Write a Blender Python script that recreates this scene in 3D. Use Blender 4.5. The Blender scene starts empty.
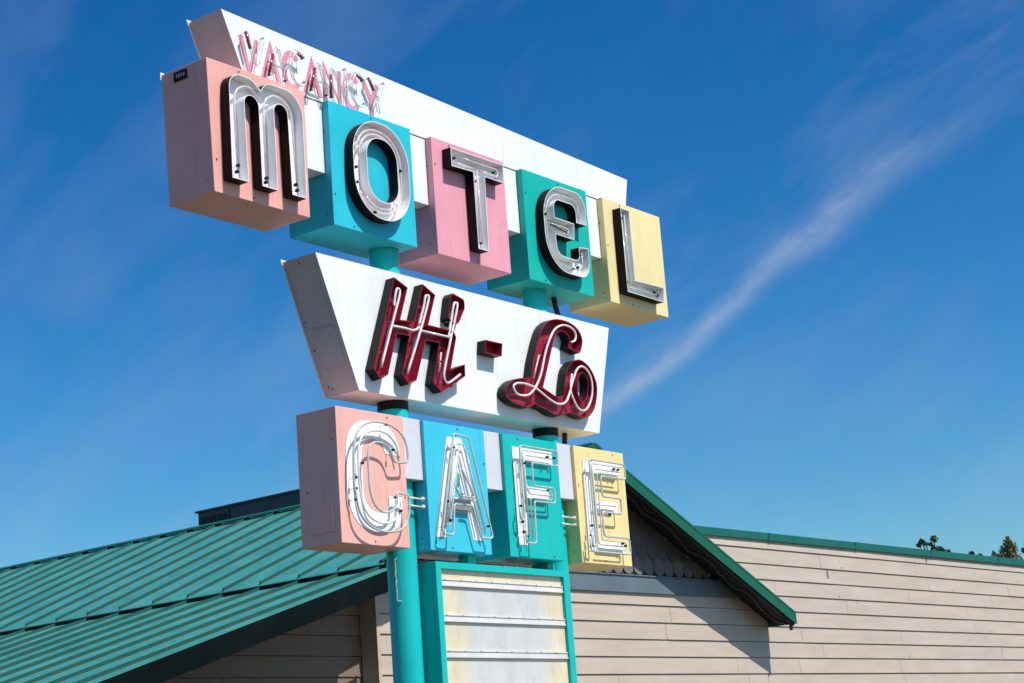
import bpy, bmesh, math, random
from mathutils import Vector, Matrix
from mathutils.geometry import tessellate_polygon
random.seed(7)
R = math.radians
S = bpy.context.scene
Z0 = 6.71                      # height of the underside of the MOTEL boxes above the ground

# ------------------------------------------------------------------ materials
def nt(name):
    m = bpy.data.materials.new(name); m.use_nodes = True
    t = m.node_tree; t.nodes.clear()
    o = t.nodes.new('ShaderNodeOutputMaterial'); b = t.nodes.new('ShaderNodeBsdfPrincipled')
    t.links.new(b.outputs[0], o.inputs[0])
    return m, t, b, o
def node(t, typ, **kw):
    n = t.nodes.new(typ)
    for k, v in kw.items():
        if k.startswith('i_'):
            n.inputs[k[2:].replace('_', ' ')].default_value = v
        else: setattr(n, k, v)
    return n
def geo_pos(t, scale=(1, 1, 1)):
    g = node(t, 'ShaderNodeNewGeometry'); mp = node(t, 'ShaderNodeMapping')
    mp.inputs['Scale'].default_value = scale
    t.links.new(g.outputs['Position'], mp.inputs['Vector'])
    return mp.outputs[0]
def ramp(t, fac, stops):
    r = node(t, 'ShaderNodeValToRGB')
    e = r.color_ramp.elements
    while len(e) < len(stops): e.new(0.5)
    for q, (p, c) in zip(e, stops):
        q.position = p; q.color = c if len(c) == 4 else (*c, 1)
    t.links.new(fac, r.inputs[0]); return r.outputs[0]
def mixc(t, fac, a, b, mode='MIX'):
    m = node(t, 'ShaderNodeMix', data_type='RGBA', blend_type=mode)
    for sock, v in ((m.inputs[0], fac), (m.inputs[6], a), (m.inputs[7], b)):
        if hasattr(v, 'links') or isinstance(v, bpy.types.NodeSocket): t.links.new(v, sock)
        elif isinstance(v, (int, float)): sock.default_value = v
        else: sock.default_value = (*v[:3], 1)
    return m.outputs[2]
def paint(name, col, rough=.42, dirt=(.10, .07, .05), dirt_amt=.42, fade=.12, bump=.34, streak=True, metallic=0, coat=0, bump_scale=2.2, spec=.3):
    """weathered sheet-metal paint: chalky fading, run-down dirt streaks, specks, oil-canning"""
    m, t, b, o = nt(name)
    n1 = node(t, 'ShaderNodeTexNoise', i_Scale=1.6, i_Detail=6.0, i_Roughness=.6)
    t.links.new(geo_pos(t), n1.inputs['Vector'])
    light = tuple(min(.93, c * (1 + fade * .8) + .006) for c in col)
    darker = tuple(c * (1 - fade) for c in col)
    c = ramp(t, n1.outputs[0], [(.3, darker), (.72, light)])
    if streak:
        n2 = node(t, 'ShaderNodeTexNoise', i_Scale=1.0, i_Detail=5.0, i_Roughness=.7)
        t.links.new(geo_pos(t, (16, 16, .9)), n2.inputs['Vector'])
        f = ramp(t, n2.outputs[0], [(.55, (0, 0, 0)), (.85, (dirt_amt,) * 3)])
        c = mixc(t, f, c, dirt)
    n3 = node(t, 'ShaderNodeTexNoise', i_Scale=55.0, i_Detail=3.0)
    t.links.new(geo_pos(t), n3.inputs['Vector'])
    f3 = ramp(t, n3.outputs[0], [(.70, (0, 0, 0)), (.78, (dirt_amt * 1.3,) * 3)])
    c = mixc(t, f3, c, dirt)
    # grime gathering in the joints
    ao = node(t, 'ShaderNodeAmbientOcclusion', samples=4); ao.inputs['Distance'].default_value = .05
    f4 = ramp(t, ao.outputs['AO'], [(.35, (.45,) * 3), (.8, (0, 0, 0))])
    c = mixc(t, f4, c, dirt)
    t.links.new(c, b.inputs['Base Color'])
    b.inputs['Metallic'].default_value = metallic
    b.inputs['Specular IOR Level'].default_value = spec
    if coat: b.inputs['Coat Weight'].default_value = coat; b.inputs['Coat Roughness'].default_value = .2
    rr = ramp(t, n1.outputs[0], [(.3, (rough - .08,) * 3), (.7, (rough + .12,) * 3)])
    t.links.new(rr, b.inputs['Roughness'])
    if bump:
        nb = node(t, 'ShaderNodeTexNoise', i_Scale=bump_scale, i_Detail=1.5)
        t.links.new(geo_pos(t), nb.inputs['Vector'])
        bu = node(t, 'ShaderNodeBump', i_Strength=bump, i_Distance=.03)
        t.links.new(nb.outputs[0], bu.inputs['Height'])
        bf = node(t, 'ShaderNodeBump', i_Strength=.12, i_Distance=.002)
        t.links.new(n3.outputs[0], bf.inputs['Height']); t.links.new(bu.outputs[0], bf.inputs['Normal'])
        t.links.new(bf.outputs[0], b.inputs['Normal'])
    return m
def simple(name, col, rough=.5, metallic=0, var=.15, scale=8, spec=.4):
    m, t, b, o = nt(name); b.inputs['Specular IOR Level'].default_value = spec
    n = node(t, 'ShaderNodeTexNoise', i_Scale=float(scale), i_Detail=5.0)
    t.links.new(geo_pos(t), n.inputs['Vector'])
    c = ramp(t, n.outputs[0], [(.3, tuple(x * (1 - var) for x in col)), (.7, tuple(min(1, x * (1 + var)) for x in col))])
    t.links.new(c, b.inputs['Base Color'])
    b.inputs['Roughness'].default_value = rough; b.inputs['Metallic'].default_value = metallic
    return m
def glass(name, col, clear=.35, rough=.12):
    m, t, b, o = nt(name)
    b.inputs['Roughness'].default_value = rough
    n = node(t, 'ShaderNodeTexNoise', i_Scale=14.0, i_Detail=3.0)
    t.links.new(geo_pos(t), n.inputs['Vector'])
    c = ramp(t, n.outputs[0], [(.35, tuple(x * .8 for x in col)), (.65, col)])
    t.links.new(c, b.inputs['Base Color'])
    b.inputs['Specular IOR Level'].default_value = .8
    tr = node(t, 'ShaderNodeBsdfTransparent'); mx = node(t, 'ShaderNodeMixShader'); mx.inputs[0].default_value = clear
    t.links.new(b.outputs[0], mx.inputs[1]); t.links.new(tr.outputs[0], mx.inputs[2]); t.links.new(mx.outputs[0], o.inputs[0])
    return m

M = {}
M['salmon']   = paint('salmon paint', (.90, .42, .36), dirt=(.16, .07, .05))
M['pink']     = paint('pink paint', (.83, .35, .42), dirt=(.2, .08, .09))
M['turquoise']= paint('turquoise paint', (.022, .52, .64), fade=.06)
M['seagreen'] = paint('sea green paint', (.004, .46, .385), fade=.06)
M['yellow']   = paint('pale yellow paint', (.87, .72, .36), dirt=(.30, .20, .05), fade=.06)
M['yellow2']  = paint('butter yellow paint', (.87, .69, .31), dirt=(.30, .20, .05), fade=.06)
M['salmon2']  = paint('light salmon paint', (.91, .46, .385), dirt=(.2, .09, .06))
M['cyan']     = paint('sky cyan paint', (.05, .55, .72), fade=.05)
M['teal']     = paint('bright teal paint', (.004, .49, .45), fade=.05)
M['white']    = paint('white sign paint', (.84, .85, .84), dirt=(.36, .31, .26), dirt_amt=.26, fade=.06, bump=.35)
M['lav']      = paint('pale lavender filler paint', (.66, .66, .71), dirt=(.35, .32, .33), dirt_amt=.15, fade=.06)
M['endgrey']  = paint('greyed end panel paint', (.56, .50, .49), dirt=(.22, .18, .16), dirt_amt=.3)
M['poleteal'] = paint('pole teal paint', (.003, .50, .48), rough=.32, fade=.05, bump=.05, dirt_amt=.25)
M['black']    = simple('black enamel', (.010, .009, .010), .5, spec=.2)
M['choc']     = simple('dark brown return enamel', (.011, .005, .008), .55, spec=.15)
M['inwhite']  = paint('white trough enamel', (.88, .86, .88), dirt=(.30, .20, .18), dirt_amt=.25, bump=.05)
M['ingrey']   = paint('grey trough enamel', (.80, .81, .80), dirt=(.25, .25, .24), dirt_amt=.3, bump=.05)
M['maroon']   = paint('maroon trough enamel', (.30, .012, .035), rough=.3, dirt=(.05, .01, .01), fade=.03, bump=.05)
M['letterwhite'] = paint('white painted lettering', (.86, .87, .87), dirt=(.35, .33, .3), dirt_amt=.3, fade=.05, bump=.05)
M['letterpink']  = paint('faded pink lettering', (.76, .29, .37), dirt=(.35, .05, .06), dirt_amt=.7, fade=.15, bump=.05)
M['tube']     = glass('unlit glass tubing', (.62, .68, .62), .14)
M['tubeclear']= glass('thin clear tubing', (.78, .80, .78), .5)
M['tubepink'] = glass('pinkish glass tubing', (.95, .82, .80), .30)
M['tubewhite']= glass('milky glass tubing', (.95, .86, .85), .03)
M['blockout'] = glass('dark red blockout tubing', (.30, .02, .06), .15)
M['metal']    = simple('galvanised metal', (.45, .45, .44), .4, .6)
M['rust']     = simple('rusty steel', (.09, .04, .025), .8)
M['cable']    = simple('black cable', (.012, .012, .013), .28)
M['roofgreen']= paint('green standing seam roof', (.052, .285, .24), rough=.42, fade=.14, dirt=(.02, .08, .06), dirt_amt=.18, bump=.10, coat=.1, streak=False, spec=.8)
M['roofrib']  = paint('green roof rib', (.002, .075, .062), rough=.6, fade=.03, bump=0, streak=False, spec=.3)
M['trimgreen']= paint('green trim', (.006, .115, .065), rough=.4, fade=.04, dirt=(.01, .03, .02), dirt_amt=.3, bump=.1)
M['capgreen'] = paint('teal green coping', (.006, .115, .085), rough=.4, fade=.05, dirt=(.01, .03, .02), bump=.1)
M['darkfascia']=paint('very dark green fascia', (.006, .03, .027), rough=.5, fade=.02, bump=0)
M['beam']     = paint('shade-blackened green beam', (.0008, .0055, .0055), rough=.7, fade=.02, bump=.05, dirt=(.004, .004, .004), spec=.06)  # near black because deep shade is put into the colour
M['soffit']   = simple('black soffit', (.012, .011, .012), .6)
M['band']     = paint('blue grey board paint', (.13, .17, .20), rough=.5, dirt=(.05, .06, .06), bump=.05)
M['unitgrey'] = paint('charcoal sheet metal', (.06, .06, .075), rough=.5, bump=.1)
M['deck']     = simple('roof membrane', (.25, .25, .24), .8)

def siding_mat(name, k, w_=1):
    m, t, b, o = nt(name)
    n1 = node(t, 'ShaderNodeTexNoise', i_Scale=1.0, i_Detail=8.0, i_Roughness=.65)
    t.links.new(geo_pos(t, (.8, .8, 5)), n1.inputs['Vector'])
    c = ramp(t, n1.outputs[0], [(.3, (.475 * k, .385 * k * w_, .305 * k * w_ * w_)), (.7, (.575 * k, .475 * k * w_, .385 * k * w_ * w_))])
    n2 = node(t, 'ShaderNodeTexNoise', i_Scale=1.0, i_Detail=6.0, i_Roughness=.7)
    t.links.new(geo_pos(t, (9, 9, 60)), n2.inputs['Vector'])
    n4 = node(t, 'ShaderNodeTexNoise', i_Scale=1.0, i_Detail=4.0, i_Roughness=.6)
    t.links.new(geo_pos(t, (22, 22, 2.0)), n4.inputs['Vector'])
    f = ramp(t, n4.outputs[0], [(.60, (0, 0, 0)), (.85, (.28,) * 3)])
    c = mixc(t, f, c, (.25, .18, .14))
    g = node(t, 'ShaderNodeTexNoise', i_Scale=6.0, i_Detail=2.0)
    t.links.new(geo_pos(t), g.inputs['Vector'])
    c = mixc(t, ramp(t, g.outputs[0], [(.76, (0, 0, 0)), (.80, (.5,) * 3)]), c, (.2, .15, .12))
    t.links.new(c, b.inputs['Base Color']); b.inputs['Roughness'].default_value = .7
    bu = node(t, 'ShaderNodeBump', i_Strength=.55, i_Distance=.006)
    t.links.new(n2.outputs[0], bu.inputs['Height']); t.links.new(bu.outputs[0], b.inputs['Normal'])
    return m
M['siding'] = siding_mat('beige rough lap siding', 1)
M['siding_shade'] = siding_mat('shade-darkened lap siding', .40, .88)  # same siding with the porch shade mixed into its colour
M['shingle'] = paint('grey brown shingle stain', (.12, .10, .098), rough=.8, fade=.3, bump=.1, bump_scale=12, dirt=(.08, .07, .06))
M['shingle_sunlit'] = paint('sun-lightened shingle row', (.17, .155, .15), rough=.8, fade=.2, bump=.1, bump_scale=12, dirt=(.12, .1, .09))  # paler copy: sunlight on the lowest scallops painted into the colour

def reader_mat():
    m, t, b, o = nt('reader board face')
    g = node(t, 'ShaderNodeNewGeometry'); s = node(t, 'ShaderNodeSeparateXYZ'); t.links.new(g.outputs['Position'], s.inputs[0])
    n = node(t, 'ShaderNodeTexNoise', i_Scale=2.2, i_Detail=3.0); t.links.new(g.outputs['Position'], n.inputs['Vector'])
    ad = node(t, 'ShaderNodeMath', operation='MULTIPLY_ADD'); ad.inputs[1].default_value = .35; ad.inputs[2].default_value = -.175
    t.links.new(n.outputs[0], ad.inputs[0])
    x = node(t, 'ShaderNodeMath', operation='ADD'); t.links.new(s.outputs[0], x.inputs[0]); t.links.new(ad.outputs[0], x.inputs[1])
    sb = node(t, 'ShaderNodeMath', operation='SUBTRACT'); t.links.new(x.outputs[0], sb.inputs[0]); sb.inputs[1].default_value = 3.79
    a = node(t, 'ShaderNodeMath', operation='ABSOLUTE'); t.links.new(sb.outputs[0], a.inputs[0])
    f = ramp(t, a.outputs[0], [(.52, (1, 1, 1)), (.76, (0, 0, 0))])
    zz = node(t, 'ShaderNodeMapRange'); t.links.new(s.outputs[2], zz.inputs[0]); zz.inputs[1].default_value = Z0 - 3.27; zz.inputs[2].default_value = Z0 - 3.22; zz.inputs[3].default_value = 1; zz.inputs[4].default_value = 0
    f = mixc(t, 1.0, f, zz.outputs[0], 'MULTIPLY')
    n2 = node(t, 'ShaderNodeTexNoise', i_Scale=1.0, i_Detail=4.0); t.links.new(geo_pos(t, (7, 7, 3)), n2.inputs['Vector'])
    cream = ramp(t, n2.outputs[0], [(.3, (.68, .59, .40)), (.7, (.77, .69, .50))])
    grey = ramp(t, n2.outputs[0], [(.3, (.56, .56, .55)), (.7, (.64, .64, .62))])
    c = mixc(t, f, cream, grey)
    n3 = node(t, 'ShaderNodeTexNoise', i_Scale=1.0, i_Detail=2.0); t.links.new(geo_pos(t, (9, 9, 6.0)), n3.inputs['Vector'])
    c = mixc(t, ramp(t, n3.outputs[0], [(.58, (0, 0, 0)), (.76, (.28,) * 3)]), c, (.36, .33, .36))
    t.links.new(c, b.inputs['Base Color']); b.inputs['Roughness'].default_value = .35
    return m
M['reader'] = reader_mat()

# ------------------------------------------------------------------ mesh builder
class MB:
    def __init__(s, T=None): s.v = []; s.f = []; s.m = []; s.T = T
    def add(s, vs, fs, mi=0):
        o = len(s.v)
        s.v += [tuple(s.T(p)) if s.T else tuple(p) for p in vs]
        s.f += [tuple(o + i for i in f) for f in fs]; s.m += [mi] * len(fs)
    def hexa(s, p, mi=0):      # p: 8 corners, bottom 4 then top 4, counter-clockwise seen from above
        s.add(p, [(3, 2, 1, 0), (4, 5, 6, 7), (0, 1, 5, 4), (1, 2, 6, 5), (2, 3, 7, 6), (3, 0, 4, 7)], mi)
    def box(s, x0, x1, y0, y1, z0, z1, mi=0):
        s.hexa([(x0, y0, z0), (x1, y0, z0), (x1, y1, z0), (x0, y1, z0), (x0, y0, z1), (x1, y0, z1), (x1, y1, z1), (x0, y1, z1)], mi)
    def beam(s, a, b, w, h, mi=0, up=(0, 0, 1)):
        a = Vector(a); b = Vector(b); d = (b - a).normalized(); sd = d.cross(Vector(up)).normalized(); u = sd.cross(d)
        P = []
        for c in (a, b):
            P.append([c - sd * w / 2 - u * h / 2, c + sd * w / 2 - u * h / 2, c + sd * w / 2 + u * h / 2, c - sd * w / 2 + u * h / 2])
        s.add(P[0] + P[1], [(0, 1, 2, 3), (7, 6, 5, 4), (1, 0, 4, 5), (2, 1, 5, 6), (3, 2, 6, 7), (0, 3, 7, 4)], mi)
    def tube(s, pts, r, seg=8, closed=False, mi=0):
        pts = [Vector(p) for p in pts]; n = len(pts); vs = []; fs = []
        prev = None
        for i, p in enumerate(pts):
            if closed: d = pts[(i + 1) % n] - pts[i - 1]
            else: d = pts[min(i + 1, n - 1)] - pts[max(i - 1, 0)]
            d.normalize()
            if prev is None:
                a = Vector((0, 1, 0)) if abs(d.y) < .9 else Vector((1, 0, 0))
                e = (a - d * a.dot(d)).normalized()
            else: e = (prev - d * prev.dot(d)).normalized()
            prev = e; g = d.cross(e)
            for k in range(seg):
                t = 2 * math.pi * k / seg; vs.append(p + (e * math.cos(t) + g * math.sin(t)) * r)
        m = n if closed else n - 1
        for i in range(m):
            j = (i + 1) % n
            for k in range(seg):
                l = (k + 1) % seg; fs.append((i * seg + k, i * seg + l, j * seg + l, j * seg + k))
        if not closed: fs.append(tuple(range(seg))[::-1]); fs.append(tuple((n - 1) * seg + k for k in range(seg)))
        s.add(vs, fs, mi)
    def cyl(s, x, y, z0, z1, r, seg=40, mi=0):
        vs = [(x + r * math.cos(2 * math.pi * k / seg), y + r * math.sin(2 * math.pi * k / seg), z) for z in (z0, z1) for k in range(seg)]
        fs = [(k, (k + 1) % seg, seg + (k + 1) % seg, seg + k) for k in range(seg)] + [tuple(range(seg))[::-1], tuple(range(seg, 2 * seg))]
        s.add(vs, fs, mi)
    def plate(s, loops, y, mi=0, flip=False):
        tri = tessellate_polygon([[Vector((x, z, 0)) for x, z in l] for l in loops])
        vs = [(x, y, z) for l in loops for x, z in l]
        fs = []
        for a, b, c in tri:
            A, B, C = vs[a], vs[b], vs[c]
            cr = (B[0] - A[0]) * (C[2] - A[2]) - (B[2] - A[2]) * (C[0] - A[0])
            if abs(cr) < 1e-9: continue
            fs.append((a, b, c) if (cr > 0) != flip else (c, b, a))
        s.add(vs, fs, mi)
    def strip(s, loop, y0, y1, mi=0, flip=False):
        n = len(loop); vs = [(x, y0, z) for x, z in loop] + [(x, y1, z) for x, z in loop]
        fs = [(i, (i + 1) % n, n + (i + 1) % n, n + i) for i in range(n)]
        if flip: fs = [f[::-1] for f in fs]
        s.add(vs, fs, mi)
    def build(s, name, mats, parent=None, bevel=0, smooth=False, label=None, shift=(0, 0, Z0), keep=False):
        me = bpy.data.meshes.new(name)
        off = Vector(shift)
        if parent is not None:
            q = parent
            while q: off -= q.location; q = q.parent
        base = Vector((0, 0, 0))
        vs = [Vector(v) + off for v in s.v]
        if not keep:                                       # origin at the part's own base
            lo = [min(v[i] for v in vs) for i in range(3)]; hi = [max(v[i] for v in vs) for i in range(3)]
            base = Vector(((lo[0] + hi[0]) / 2, (lo[1] + hi[1]) / 2, lo[2]))
            vs = [v - base for v in vs]
        me.from_pydata([tuple(v) for v in vs], [], s.f)
        if not isinstance(mats, (list, tuple)): mats = [mats]
        for m in mats: me.materials.append(m)
        me.polygons.foreach_set('material_index', s.m)
        if bevel:
            bm = bmesh.new(); bm.from_mesh(me)
            ed = [e for e in bm.edges if len(e.link_faces) == 2 and e.calc_face_angle(0) > .5]
            bmesh.ops.bevel(bm, geom=ed, offset=bevel, segments=2, affect='EDGES', profile=.6)
            bm.to_mesh(me); bm.free()
        if smooth:
            me.polygons.foreach_set('use_smooth', [True] * len(me.polygons))
        me.update()
        o = bpy.data.objects.new(name, me); S.collection.objects.link(o)
        o.location = base
        if parent is not None: o.parent = parent
        if label: o['label'] = label
        return o

def tag(o, label=None, cat=None, group=None, kind=None):
    if label: o['label'] = label
    if cat: o['category'] = cat
    if group: o['group'] = group
    if kind: o['kind'] = kind
    return o
def empty(name, loc):
    o = bpy.data.objects.new(name, None); S.collection.objects.link(o); o.location = loc; o.empty_display_size = .3
    return o

# ------------------------------------------------------------------ 2D outline tools
def fillet(pts, seg=7):
    out = []; n = len(pts)
    for i in range(n):
        p = Vector(pts[i][:2]); r = pts[i][2] if len(pts[i]) > 2 else 0
        if r <= 0: out.append(tuple(p)); continue
        a = Vector(pts[i - 1][:2]) - p; b = Vector(pts[(i + 1) % n][:2]) - p
        la, lb = a.length, b.length; a.normalize(); b.normalize()
        ang = a.angle(b); d = min(r / math.tan(ang / 2), la * .499, lb * .499); rr = d * math.tan(ang / 2)
        bis = (a + b).normalized(); c = p + bis * (rr / math.sin(ang / 2))
        s0 = p + a * d - c; s1 = p + b * d - c
        a0 = math.atan2(s0.y, s0.x); a1 = math.atan2(s1.y, s1.x); da = (a1 - a0 + math.pi) % (2 * math.pi) - math.pi
        m = max(2, int(abs(da) / 1.571 * seg) + 1)
        for k in range(m + 1):
            t = a0 + da * k / m; out.append((c.x + rr * math.cos(t), c.y + rr * math.sin(t)))
    return out
def catmull(P, seg=5, closed=False):
    out = []; n = len(P); P = [Vector(p) for p in P]
    rng = n if closed else n - 1
    for i in range(rng):
        if closed: a, b, c, d = P[i - 1], P[i], P[(i + 1) % n], P[(i + 2) % n]
        else: a, b, c, d = P[max(i - 1, 0)], P[i], P[i + 1], P[min(i + 2, n - 1)]
        for k in range(seg):
            t = k / seg
            out.append(.5 * ((2 * b) + (c - a) * t + (2 * a - 5 * b + 4 * c - d) * t * t + (3 * b - a - 3 * c + d) * t ** 3))
    if not closed: out.append(P[-1])
    return [tuple(p) for p in out]
def area(l): return sum(l[i - 1][0] * l[i][1] - l[i][0] * l[i - 1][1] for i in range(len(l))) / 2
def dedupe(l):
    o = []
    for p in l:
        if not o or (Vector(p) - Vector(o[-1])).length > 1e-4: o.append(p)
    if (Vector(o[0]) - Vector(o[-1])).length < 1e-4: o.pop()
    return o
def offset(l, d):                       # moves every edge to its left by d
    n = len(l); out = []
    for i in range(n):
        p = Vector(l[i]); a = (p - Vector(l[i - 1])).normalized(); b = (Vector(l[(i + 1) % n]) - p).normalized()
        na = Vector((-a.y, a.x)); nb = Vector((-b.y, b.x)); h = na + nb
        if h.length < 1e-4: h = na
        h.normalize(); out.append(tuple(p + h * (d / max(.45, h.dot(na)))))
    return out
def channel(mb, loops, yb, yf, t=.006):
    """open trough letter: dark returns outside (slot 0), enamelled inside (slot 1), bare rim (slot 2)"""
    loops = [dedupe(l) for l in loops]
    loops = [l if (area(l) > 0) == (i == 0) else l[::-1] for i, l in enumerate(loops)]
    mb.plate(loops, yb - .008, 1)
    for l in loops:
        inn = offset(l, t)
        mb.strip(l, yf, yb, 0)
        mb.strip(inn, yf, yb - .008, 1, flip=True)
        n = len(l)
        mb.add([(x, yf, z) for x, z in l] + [(x, yf, z) for x, z in inn], [(i, n + i, n + (i + 1) % n, (i + 1) % n) for i in range(n)], 2)
def tube3(pts, y, jit=.0): return [(x, y + random.uniform(-jit, jit), z) for x, z in pts]
def polyline_fillet(pts, r, seg=5):
    """round the corners of an open 2D polyline"""
    out = [tuple(pts[0])]
    for i in range(1, len(pts) - 1):
        q = fillet([pts[i - 1], (*pts[i], r), pts[i + 1]], seg)
        out += q[1:-1]
    out.append(tuple(pts[-1]))
    return out
def resample_open(closed_loop, gap=2):
    return closed_loop[gap:] + closed_loop[:1]

# ================================================================== THE SIGN
D = .5686; W = 1.1811; PITCH = 1.5003; H = 1.22
YC = D / 2
sign = empty('roadside_sign', (3.6, YC, 0))
tag(sign, 'tall vintage neon motel and cafe sign on two teal poles, with pastel letter boxes', 'sign')

def bolt(parent, x, y, z, s=.0052, mat='rust'):
    b = MB(); b.box(x - s, x + s, y - s, y + s, z - s, z + s); return b.build('bolt', [M[mat]], parent)
def bolts(parent, x0, x1, y, z0, z1, edge=.035):
    for zz in (z0 + edge, z1 - edge):
        bolt(parent, x0 + (x1 - x0) * random.uniform(.2, .8), y - .003, zz)
    bolt(parent, random.choice((x0, x1 - 2 * edge)) + edge, y - .003, z0 + (z1 - z0) * random.uniform(.2, .8))
def letter_box(x0, x1, y0, y1, z0, z1, mat, label, dxtl=0, hatch=False, lip=False):
    b = MB()
    b.hexa([(x0, y0, z0), (x1, y0, z0), (x1, y1, z0), (x0, y1, z0), (x0 + dxtl, y0, z1), (x1, y0, z1), (x1, y1, z1), (x0 + dxtl, y1, z1)])
    o = b.build('letter_box', [mat], sign, bevel=.006, label=label)
    # riveted edges, seams of the folded sheet and rusty fixings, kept in one fittings mesh
    bolts(o, x0, x1, y0, z0, z1)
    bolt(o, x0 + .0, y0 + random.uniform(.05, .12), z0 + .12); bolt(o, x0, y1 - random.uniform(.05, .12), z0 + .50)
    if dxtl == 0: bolt(o, x0, y0 + .06, z1 - .3)
    if lip:                                                # folded flange of the back face stands proud
        l = MB(); l.box(x0 + dxtl - .012, x1, y1 + .002, y1 + .012, z1 - .05, z1 + .022); l.build('flange', [M['white']], o)
    if hatch:
        h = MB(); h.box(x0 - .010, x0 + .002, y0 + .08, y0 + .38, z0 + .11, z0 + .38); h.build('hatch', [mat], o, bevel=.004)
    return o

motel = [('m', 'salmon'), ('o', 'turquoise'), ('t', 'pink'), ('e', 'seagreen'), ('l', 'yellow')]
mlab = {'m': 'salmon pink box with the white trough letter M', 'o': 'turquoise box with the white trough letter O', 't': 'rose pink box with the white trough letter T',
        'e': 'sea green box with the grey trough letter E', 'l': 'pale yellow box with the grey trough letter L'}
boxes = {}
for i, (k, c) in enumerate(motel):
    x = i * PITCH
    boxes[k] = letter_box(x, x + W, 0, D, 0, H, M[c], mlab[k], dxtl=-.045 if k == 'm' else 0, lip=(k in 'm'))
# small maker's plate high on the left side of the M box (lettering illegible)
b = MB(); b.box(-.056, -.044, .245, .405, 1.10, 1.185); [b.box(-.0575, -.0562, .265 + .03 * k, .265 + .03 * k + .016, 1.125 + .004 * (k % 2), 1.16, 1) for k in range(4)]; pl = b.build('maker_plate', [M['black'], M['endgrey']], boxes['m'])
# two stiffening folds in the M box front
OUT = {
 'm': [fillet([(.108, .118), (.108, 1.103, .19), (.40, 1.095, .16), (.495, 1.015), (.57, 1.113, .16), (1.03, 1.113, .27), (1.03, .12), (.844, .12),
        (.826, .945, .085), (.655, .945, .085), (.664, .12), (.469, .12), (.463, .935, .088), (.287, .935, .088), (.305, .12)], 9)],
 'o': [fillet([(1.69, .133, .38), (2.492, .133, .38), (2.492, 1.106, .38), (1.69, 1.106, .38)], 12), fillet([(1.884, .312, .2), (2.318, .312, .2), (2.318, .94, .2), (1.884, .94, .2)], 9)],
 't': [[(3.165, .917), (3.51, .93), (3.51, .12), (3.678, .12), (3.70, .92), (4.01, .917), (4.03, 1.12), (3.165, 1.114)]],
 'e': [fillet([(5.478, .748), (5.478, 1.10, .38), (4.684, 1.10, .39), (4.684, .133, .39), (5.472, .133, .37), (5.472, .49), (5.293, .468), (5.293, .312, .16),
        (4.888, .312, .17), (4.876, .538), (5.218, .536), (5.24, .725), (4.882, .728), (4.882, .937, .17), (5.29, .937, .19), (5.284, .744)], 10)],
 'l': [[(6.186, .122), (6.932, .118), (6.953, .298), (6.362, .285), (6.362, 1.105), (6.186, 1.105)]],
}
YF = -.112
for k, loops in OUT.items():
    b = MB(); channel(b, loops, -.001, YF, .007)
    inside = M['inwhite'] if k in 'mot' else M['ingrey']
    b.build('channel_letter', [M['choc'], inside, inside], boxes[k])
def neon(paths, r, mat, parent, y, name='neon_tube', jit=0, supports=None, seg=8):
    for pth in paths:
        b = MB(); b.tube([(x, y + (random.uniform(-jit, jit) if jit else 0), z) for x, z in pth], r, seg)
        b.build(name, [mat], parent, smooth=True)
yt = -.072
def arc(cx, cz, rx, rz, a0, a1, n=12): return [(cx + rx * math.cos(R(a0 + (a1 - a0) * k / n)), cz + rz * math.sin(R(a0 + (a1 - a0) * k / n))) for k in range(n + 1)]
neon([[(.215, .19)] + arc(.375, .86, .175, .165, 180, 20, 14) + [(.54, .93)],
      [(.56, .20)] + arc(.74, .86, .18, .17, 180, 0, 14) + [(.955, .19)]], .0115, M['tubepink'], boxes['m'], yt)
neon([dedupe(fillet([(1.77, .21, .30), (2.41, .21, .30), (2.41, 1.03, .30), (1.77, 1.03, .30)], 10))[3:],
      dedupe(fillet([(1.81, .25, .27), (2.37, .25, .27), (2.37, .99, .27), (1.81, .99, .27)], 10))[5:]], .0105, M['tubepink'], boxes['o'], yt)
neon([polyline_fillet([(3.22, 1.06), (3.97, 1.06), (3.97, .985), (3.66, .985)], .03), polyline_fillet([(3.24, .985), (3.57, .985), (3.57, .18)], .03), [(3.625, .98), (3.625, .18)]], .0105, M['tubepink'], boxes['t'], yt)
neon([dedupe(fillet([(5.39, .80), (5.39, 1.02, .3), (4.77, 1.02, .3), (4.77, .22, .3), (5.39, .22, .28), (5.39, .44)], 9)), polyline_fillet([(4.80, .60), (5.17, .60), (5.17, .66), (4.80, .66)], .03)], .0105, M['tube'], boxes['e'], yt)
neon([polyline_fillet([(6.25, 1.05), (6.25, .20), (6.88, .20)], .04), [(6.31, 1.05), (6.31, .25), (6.88, .245)]], .0105, M['tube'], boxes['l'], yt)
# electrode housings and stand-offs inside the troughs
def standoffs(parent, pts, y0, y1, r=.009, mat='black', name='insulator'):
    for x, z in pts:
        b = MB(); n = 8; prof = [(y0, r * .5), (y1 + .026, r * .5), (y1 + .024, r * 1.5), (y1 - .004, r * 1.5), (y1 - .006, r * .6)]
        vs = [(x + q * math.cos(6.2832 * k / n), yy, z + q * math.sin(6.2832 * k / n)) for yy, q in prof for k in range(n)]
        fs = [(i * n + k, i * n + (k + 1) % n, (i + 1) * n + (k + 1) % n, (i + 1) * n + k) for i in range(4) for k in range(n)] + [tuple(range(4 * n, 5 * n))]
        b.add(vs[:2 * n], fs[:n], 0); b.add(vs, fs[n:], 1); b.build(name, [M['tubeclear'], M[mat]], parent)
standoffs(boxes['m'], [(.215, .26), (.20, .20), (.56, .22), (.55, .18), (.93, .24), (.945, .19)], -.01, -.085, .011)
standoffs(boxes['o'], [(1.765, .90), (1.765, .60), (1.765, .45), (2.0, .20), (2.40, .70)], -.01, -.08, .010)
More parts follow.
